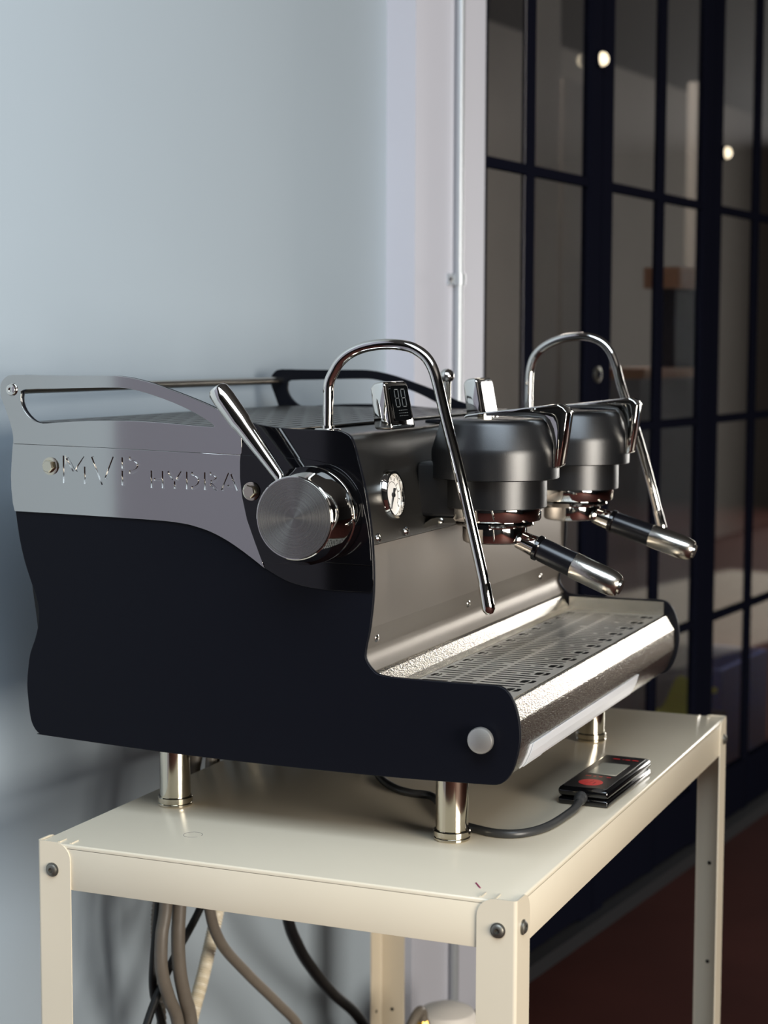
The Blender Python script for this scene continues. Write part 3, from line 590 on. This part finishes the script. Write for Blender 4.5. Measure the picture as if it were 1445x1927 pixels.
# two brewing groups
paddle_o = [(-0.1966, 0.5172), (-0.1921, 0.5221), (-0.1655, 0.5259), (-0.1202, 0.5312), (-0.0732, 0.5373), (-0.0651, 0.5376), (-0.0581, 0.5338), (-0.0528, 0.5273), (-0.0575, 0.4904), (-0.0624, 0.4595), (-0.0672, 0.4562), (-0.0712, 0.4568), (-0.0712, 0.4855), (-0.0740, 0.5011), (-0.0800, 0.5135), (-0.0870, 0.5200), (-0.1082, 0.5215), (-0.1439, 0.5215), (-0.1799, 0.5205)]
GX = -0.153
def group_head(yc, first):
    g = build('group_head', LATHE([(0, 0.4425), (0.0812, 0.4425), (0.0825, 0.4436), (0.0825, 0.4740), (0.0822, 0.4790), (0.0812, 0.4830), (0.0725, 0.5110), (0.0708, 0.5150), (0.0675, 0.5178), (0, 0.5178)], (GX, yc, TT), n=64), M_cap, mc, ang=45)
    build('neck_ring', LATHE([(0, 0.4050), (0.0655, 0.4050), (0.0670, 0.4062), (0.0670, 0.4425), (0, 0.4425)], (GX, yc, TT), n=64), M_cap, g)
    build('chrome_ring', LATHE([(0.0, 0.3865), (0.052, 0.3865), (0.0585, 0.3885), (0.0602, 0.3915), (0.0602, 0.4050), (0, 0.4050)], (GX, yc, TT), n=64), M_chrome, g)
    bm = BOX((-0.245, yc - 0.046, TT + 0.392), (GX, yc + 0.046, TT + 0.464), 0.006, 3)
    build('mounting_block', bm, M_cap, g)
    fl = [(-0.2385, 0.3760), (-0.2330, 0.3840), (-0.2250, 0.3895), (-0.2150, 0.3920), (-0.1900, 0.3920), (-0.1900, 0.3860), (-0.2100, 0.3850), (-0.2250, 0.3800)]
    build('chrome_lip', prism(bmesh.new(), Z(fl), lambda u, v, q: (u, q, v), yc - 0.044, yc + 0.044), M_chrome, g, ang=50)
    build('pivot_nut', LATHE([(0, 0.517), (0.0105, 0.517), (0.0105, 0.5245), (0, 0.5245)], (-0.168, yc, TT), n=6), M_nickel, g, smooth=False)
    bm = bmesh.new(); A = []; B = []
    for u, v in paddle_o:
        k = min(1, max(0, (u + 0.197) / 0.125)); h = 0.006 + 0.0090 * k
        if v < 0.515 and u > -0.09: h *= 0.85 + 0.15 * (v - 0.456) / 0.06
        A.append(bm.verts.new((u, yc - h, TT + v + 0.001))); B.append(bm.verts.new((u, yc + h, TT + v + 0.001)))
    bm.faces.new(A); bm.faces.new(B[::-1]); n = len(A)
    for i in range(n): bm.faces.new((A[i], B[i], B[(i + 1) % n], A[(i + 1) % n]))
    bmesh.ops.recalc_face_normals(bm, faces=bm.faces)
    es = [e for e in bm.edges if abs(e.verts[0].co.y - e.verts[1].co.y) < 0.005 or e.calc_face_angle(0) > 0.5]
    bmesh.ops.bevel(bm, geom=es, offset=0.0016, segments=2, affect='EDGES', profile=0.5)
    build('paddle_lever', bm, M_chrome, g, ang=50)
group_head(0.353, True); group_head(0.697, False)

# steam wands
wn = [(-0.2977, 0.5085), (-0.2977, 0.5131), (-0.2973, 0.5409), (-0.297, 0.5602), (-0.2949, 0.5699), (-0.2899, 0.5796), (-0.2829, 0.5905), (-0.2709, 0.6008), (-0.2534, 0.6085), (-0.2326, 0.6124), (-0.212, 0.6130), (-0.1948, 0.6110), (-0.1812, 0.6060), (-0.169, 0.5968), (-0.1608, 0.5837), (-0.1546, 0.565), (-0.1449, 0.5275), (-0.1298, 0.4731), (-0.116, 0.4182), (-0.0987, 0.3495), (-0.0925, 0.3213), (-0.0897, 0.3069)]
wf = [(-0.2855, 0.5085), (-0.2855, 0.5253), (-0.2849, 0.5591), (-0.2825, 0.5802), (-0.2748, 0.5988), (-0.2573, 0.6139), (-0.2294, 0.6250), (-0.1947, 0.6280), (-0.1705, 0.6215), (-0.1548, 0.6075), (-0.1442, 0.5853), (-0.1334, 0.5481), (-0.1087, 0.4800), (-0.0872, 0.4100), (-0.0663, 0.3343)]
for path, y in ((wn, 0.150), (wf, 0.890)):
    pts = spline([(a, y, b + TT) for a, b in path], 5)
    sw = build('steam_wand', tube(bmesh.new(), pts, 0.0066, 20), M_chrome, mc, ang=60)
    a, b = pts[-9], pts[-1]; dd = (b - a).normalized()
    build('wand_tip', LATHE([(0, -0.026), (0.0068, -0.026), (0.0072, -0.024), (0.0078, 0.0), (0.0078, 0.006), (0.0045, 0.011), (0, 0.012)], b, dd, 24), M_chrome, sw)
    build('wand_flange', LATHE([(0, 0), (0.016, 0), (0.0165, 0.001), (0.0165, 0.0030), (0.015, 0.0040), (0.0085, 0.0045), (0.0085, 0.0075), (0, 0.0075)], (path[0][0], y, TT + 0.5070), n=32), M_chrome, sw)

# feet
for (x, y) in ((-0.1575, 0.2150), (-0.5560, 0.2245), (-0.1575, 0.8290), (-0.5560, 0.8290)):
    ft = build('foot', LATHE([(0, 0.010), (0.0205, 0.010), (0.0205, 0.112), (0, 0.112)], (x, y, TT), n=48), M_nickel, mc)
    build('foot_ring', LATHE([(0, 0.0), (0.0215, 0.0), (0.0228, 0.0012), (0.0228, 0.0035), (0.0220, 0.0045), (0.0228, 0.0055), (0.0232, 0.0060), (0.0232, 0.0120), (0.0222, 0.0132), (0.0205, 0.0132)], (x, y, TT), n=48), M_nickel, ft)

# ================================================================== PORTAFILTERS
def portafilter(yc, ang, end, lab):
    pf = thing('portafilter', (GX, yc, TT + 0.3600), lab, 'portafilter', 'portafilters locked into the groups')
    build('basket_holder', LATHE([(0, 0.3590), (0.0385, 0.3590), (0.0410, 0.3605), (0.0418, 0.3640), (0.0418, 0.3790), (0.0500, 0.3815), (0.0515, 0.3835), (0.0510, 0.3858), (0, 0.3860)], (GX, yc, TT), n=56), M_chrome, pf)
    a = Vector((GX, yc, TT + 0.3775)); e = Vector(end); dv = (e - a).normalized(); Lh = (e - a).length
    build('neck', LATHE([(0, 0.036), (0.0120, 0.036), (0.0125, 0.046), (0.0140, 0.062), (0, 0.062)], a, dv, 28), M_chrome, pf)
    build('collar', LATHE([(0, 0.0605), (0.0150, 0.0605), (0.0168, 0.0620), (0.0168, 0.0665), (0.0155, 0.0680), (0, 0.0680)], a, dv, 32), M_plastic, pf)
    build('grip', LATHE([(0, 0.0675), (0.0150, 0.0675), (0.0155, 0.072), (0.0163, Lh - 0.068), (0, Lh - 0.068)], a, dv, 36), M_wood, pf)
    cap_p = [(0, -0.068), (0.0166, -0.068), (0.0170, -0.0672), (0.0172, -0.022), (0.0165, -0.013), (0.0145, -0.006), (0.0128, -0.0035), (0.0098, -0.0028), (0.0094, 0.0), (0.0, 0.0005)]
    build('end_cap', LATHE([(r, Lh + h) for r, h in cap_p], a, dv, 36), M_endcap, pf)
    # ears of the bayonet
    for s in (-1, 1):
        side = Vector((-dv.y, dv.x, 0)).normalized()
        c0 = Vector((GX, yc, TT + 0.3828)) + side * s * 0.052
        bm = bmesh.new(); bmesh.ops.create_cube(bm, size=1)
        for v in bm.verts: v.co = c0 + side * (v.co.x * 0.010) + Vector((dv.x, dv.y, 0)).normalized() * (v.co.y * 0.026) + Vector((0, 0, v.co.z * 0.006))
        build('bayonet_ear', bm, M_chrome, pf)
    return pf
portafilter(0.353, 0, (0.0175, 0.350, TT + 0.3085), 'black handled portafilter in the near group, behind the near steam wand')
portafilter(0.697, 0, (0.0310, 0.697, TT + 0.3185), 'black handled portafilter in the far group, by the far steam wand')

# ================================================================== CONTROLLER ON THE TABLE
ctl = thing('controller', (-0.05, 0.535, TT), 'black remote control box with red print lying on the table', 'controller')
cyaw = math.radians(-1.5); cc = Vector((-0.0510, 0.5370, TT))
def CF(u, v, q): return tuple(cc + Vector((u * math.cos(cyaw) - v * math.sin(cyaw), u * math.sin(cyaw) + v * math.cos(cyaw), q)))
def cbox(name, u0, u1, v0, v1, q0, q1, bev, m, parent, seg=4):
    bm = BOX((u0, v0, q0), (u1, v1, q1), bev, seg)
    for v in bm.verts: v.co = Vector(CF(*v.co))
    return build(name, bm, m, parent, ang=40)
cbox('case_bottom', -0.0350, 0.0350, -0.1040, 0.1040, 0.0, 0.0105, 0.0040, M_plastic, ctl)
cbox('case_top', -0.0355, 0.0355, -0.1045, 0.1045, 0.0110, 0.0245, 0.0060, M_plastic, ctl)
plate('face_label', rrect(-0.0295, -0.0985, 0.0295, 0.0985, 0.004), [], 0, 0.0006, M_matplastic, ctl, bev=0.0001, fn=lambda u, v, q: CF(u, v, 0.0247 + q))
plate('screen', rect(-0.0200, -0.020, 0.0200, 0.048), [], 0, 0.0006, M_screen, ctl, bev=0.0001, fn=lambda u, v, q: CF(u, v, 0.0252 + q))
# red round emblem with a white-cut stroke figure, and two lines of small red print
emb = [(0.0165 * math.cos(k * PI / 14), -0.069 + 0.0165 * math.sin(k * PI / 14)) for k in range(28)]
cuts = [stroke((-0.006, -0.080), (0.002, -0.060), 0.0016), stroke((0.006, -0.081), (0.006, -0.066), 0.0016), stroke((-0.010, -0.072), (-0.005, -0.064), 0.0014)]
plate('emblem', emb, cuts, 0, 0.0004, M_red, ctl, bev=0.00005, fn=lambda u, v, q: CF(u, v, 0.0252 + q))
bm = bmesh.new()
def dash(u0, u1, v0):
    A = [bm.verts.new(CF(u, v, 0.0256)) for u, v in ((u0, v0), (u1, v0), (u1, v0 + 0.0045), (u0, v0 + 0.0045))]; bm.faces.new(A)
for u0, u1 in ((-0.018, -0.010), (-0.007, -0.003), (0.001, 0.006), (0.012, 0.018)): dash(u0, u1, -0.038)
for u0, u1 in ((-0.013, -0.003), (0.001, 0.003), (0.005, 0.012), (0.015, 0.024)): dash(u0, u1, 0.074)
tag(build('red_print', bm, M_red, ctl, smooth=False), None, kind='stuff')
build('cable_boot', LATHE([(0, 0), (0.0085, 0), (0.0088, 0.004), (0.0078, 0.006), (0.0085, 0.009), (0.0070, 0.014), (0.0055, 0.018), (0, 0.018)], CF(-0.002, -0.1035, 0.0125), (0.05, -1, -0.15), 24), M_cable, ctl)
cb = [CF(-0.002, -0.110, 0.0115), (-0.053, 0.405, TT + 0.0080), (-0.054, 0.371, TT + 0.0056), (-0.060, 0.298, TT + 0.0056), (-0.078, 0.257, TT + 0.0056), (-0.105, 0.243, TT + 0.0056), (-0.140, 0.252, TT + 0.0056), (-0.176, 0.275, TT + 0.0056), (-0.221, 0.343, TT + 0.0056), (-0.252, 0.384, TT + 0.0056), (-0.282, 0.388, TT + 0.0056), (-0.311, 0.403, TT + 0.0056), (-0.347, 0.441, TT + 0.0056), (-0.38, 0.50, TT + 0.0056), (-0.42, 0.62, TT + 0.0056)]
build('cable', TUBE(cb, 0.0055, 14), M_cable, ctl)

# ================================================================== HOSES AND CABLES BEHIND THE TABLE
def hose(name, pts, r, m, lab, cat, ribs=0, x=-0.68, grp=None):
    P = spline([(q[2] if len(q) > 2 else x, q[0], q[1] + TT) for q in pts], 14)
    rr = (lambda t_: r * (1 + 0.10 * math.sin(t_ * ribs * 2 * PI))) if ribs else r
    if ribs:
        Q = []
        for a, b in zip(P, P[1:]):
            for k in range(4): Q.append(a.lerp(b, k / 4))
        P = Q
    o = tag(build(name, tube(bmesh.new(), P, rr, 14), m, org=P[0]), lab, cat, grp); return o
hose('drain_hose', [(0.500, 0.13), (0.470, 0.02), (0.421, -0.10), (0.412, -0.208), (0.399, -0.250), (0.398, -0.300), (0.418, -0.350), (0.445, -0.400), (0.455, -0.50), (0.45, -0.70), (0.47, -0.79, -0.66)], 0.0098, M_hose, 'flat grey hose hanging leftmost behind the table', 'hose')
hose('drain_hose', [(0.520, 0.13), (0.490, 0.02), (0.445, -0.10), (0.432, -0.205), (0.426, -0.260), (0.430, -0.310), (0.444, -0.355), (0.462, -0.400), (0.468, -0.50), (0.47, -0.70), (0.50, -0.79, -0.65)], 0.0105, M_hose, 'grey hose hanging just right of the leftmost flat hose', 'hose', x=-0.668)
hose('water_hose', [(0.500, 0.12), (0.480, 0.0), (0.463, -0.12), (0.469, -0.215), (0.504, -0.286), (0.589, -0.362), (0.698, -0.449), (0.780, -0.520), (0.84, -0.62), (0.86, -0.78)], 0.0085, M_hose, 'thin grey hose sweeping down to the right behind the table', 'hose', x=-0.640)
hose('power_cord', [(0.66, 0.12), (0.64, -0.10), (0.575, -0.235), (0.462, -0.315), (0.390, -0.381), (0.33, -0.48), (0.30, -0.70), (0.32, -0.79)], 0.0062, M_rubber, 'black cord slanting down to the left between the hoses', 'cord', x=-0.700)
hose('power_cord', [(0.48, 0.12), (0.468, -0.10), (0.446, -0.220), (0.430, -0.300), (0.428, -0.350), (0.450, -0.402), (0.50, -0.55), (0.52, -0.79)], 0.0062, M_rubber, 'black cord hanging straight down behind the flat grey hose', 'cord', x=-0.712)
hose('braided_hose', [(0.70, 0.12), (0.66, -0.10), (0.600, -0.250), (0.545, -0.354), (0.502, -0.421), (0.44, -0.55), (0.41, -0.79)], 0.0105, M_beige, 'thick beige braided metal hose slanting behind the table', 'hose', ribs=150, x=-0.690)
hose('cable', [(0.74, 0.12), (0.75, -0.15), (0.785, -0.325), (0.830, -0.400), (0.890, -0.462), (0.967, -0.527), (1.08, -0.61), (1.16, -0.70), (1.20, -0.792)], 0.0100, M_rubber, 'thick black cable curving down to the right behind the table', 'cable', x=-0.665)
hose('inlet_hose', [(0.530, 0.09), (0.510, 0.0), (0.494, -0.03, -0.655), (0.500, -0.12, -0.715), (0.478, -0.25, -0.735), (0.495, -0.40, -0.738), (0.50, -0.60, -0.738), (0.50, -0.79, -0.74)], 0.0075, M_hose, 'steel braided hose dropping from the machine beside the back foot', 'hose', ribs=140, x=-0.648)

# water filter and brass valve low down behind the far back leg
fl = thing('canister', (-0.535, 1.200, 0), 'white round topped canister on the floor behind the far back leg', 'canister')
FX, FY = -0.535, 1.20
build('canister_body', LATHE([(0, 0), (0.054, 0), (0.054, 0.135), (0, 0.135)], (FX, FY, 0), n=40), M_white, fl)
build('canister_head', LATHE([(0, 0.135), (0.060, 0.135), (0.060, 0.160), (0.050, 0.178), (0.028, 0.188), (0, 0.190)], (FX, FY, 0), n=40), M_white, fl)
vl = thing('brass_valve', (-0.50, 0.99, 0), 'brass valve with grey hose low behind the table', 'valve')
build('valve_body', LATHE([(0, 0), (0.011, 0), (0.011, 0.205), (0.0125, 0.206), (0.0125, 0.232), (0.009, 0.240), (0, 0.242)], (-0.50, 0.990, 0), n=6), M_brass, vl, smooth=False)
build('valve_hose', TUBE([(-0.50, 0.990, 0.238), (-0.50, 0.985, 0.256), (-0.50, 0.965, 0.262), (-0.505, 0.935, 0.240), (-0.515, 0.905, 0.18), (-0.53, 0.88, 0.02)], 0.0085, 14), M_hose, vl)
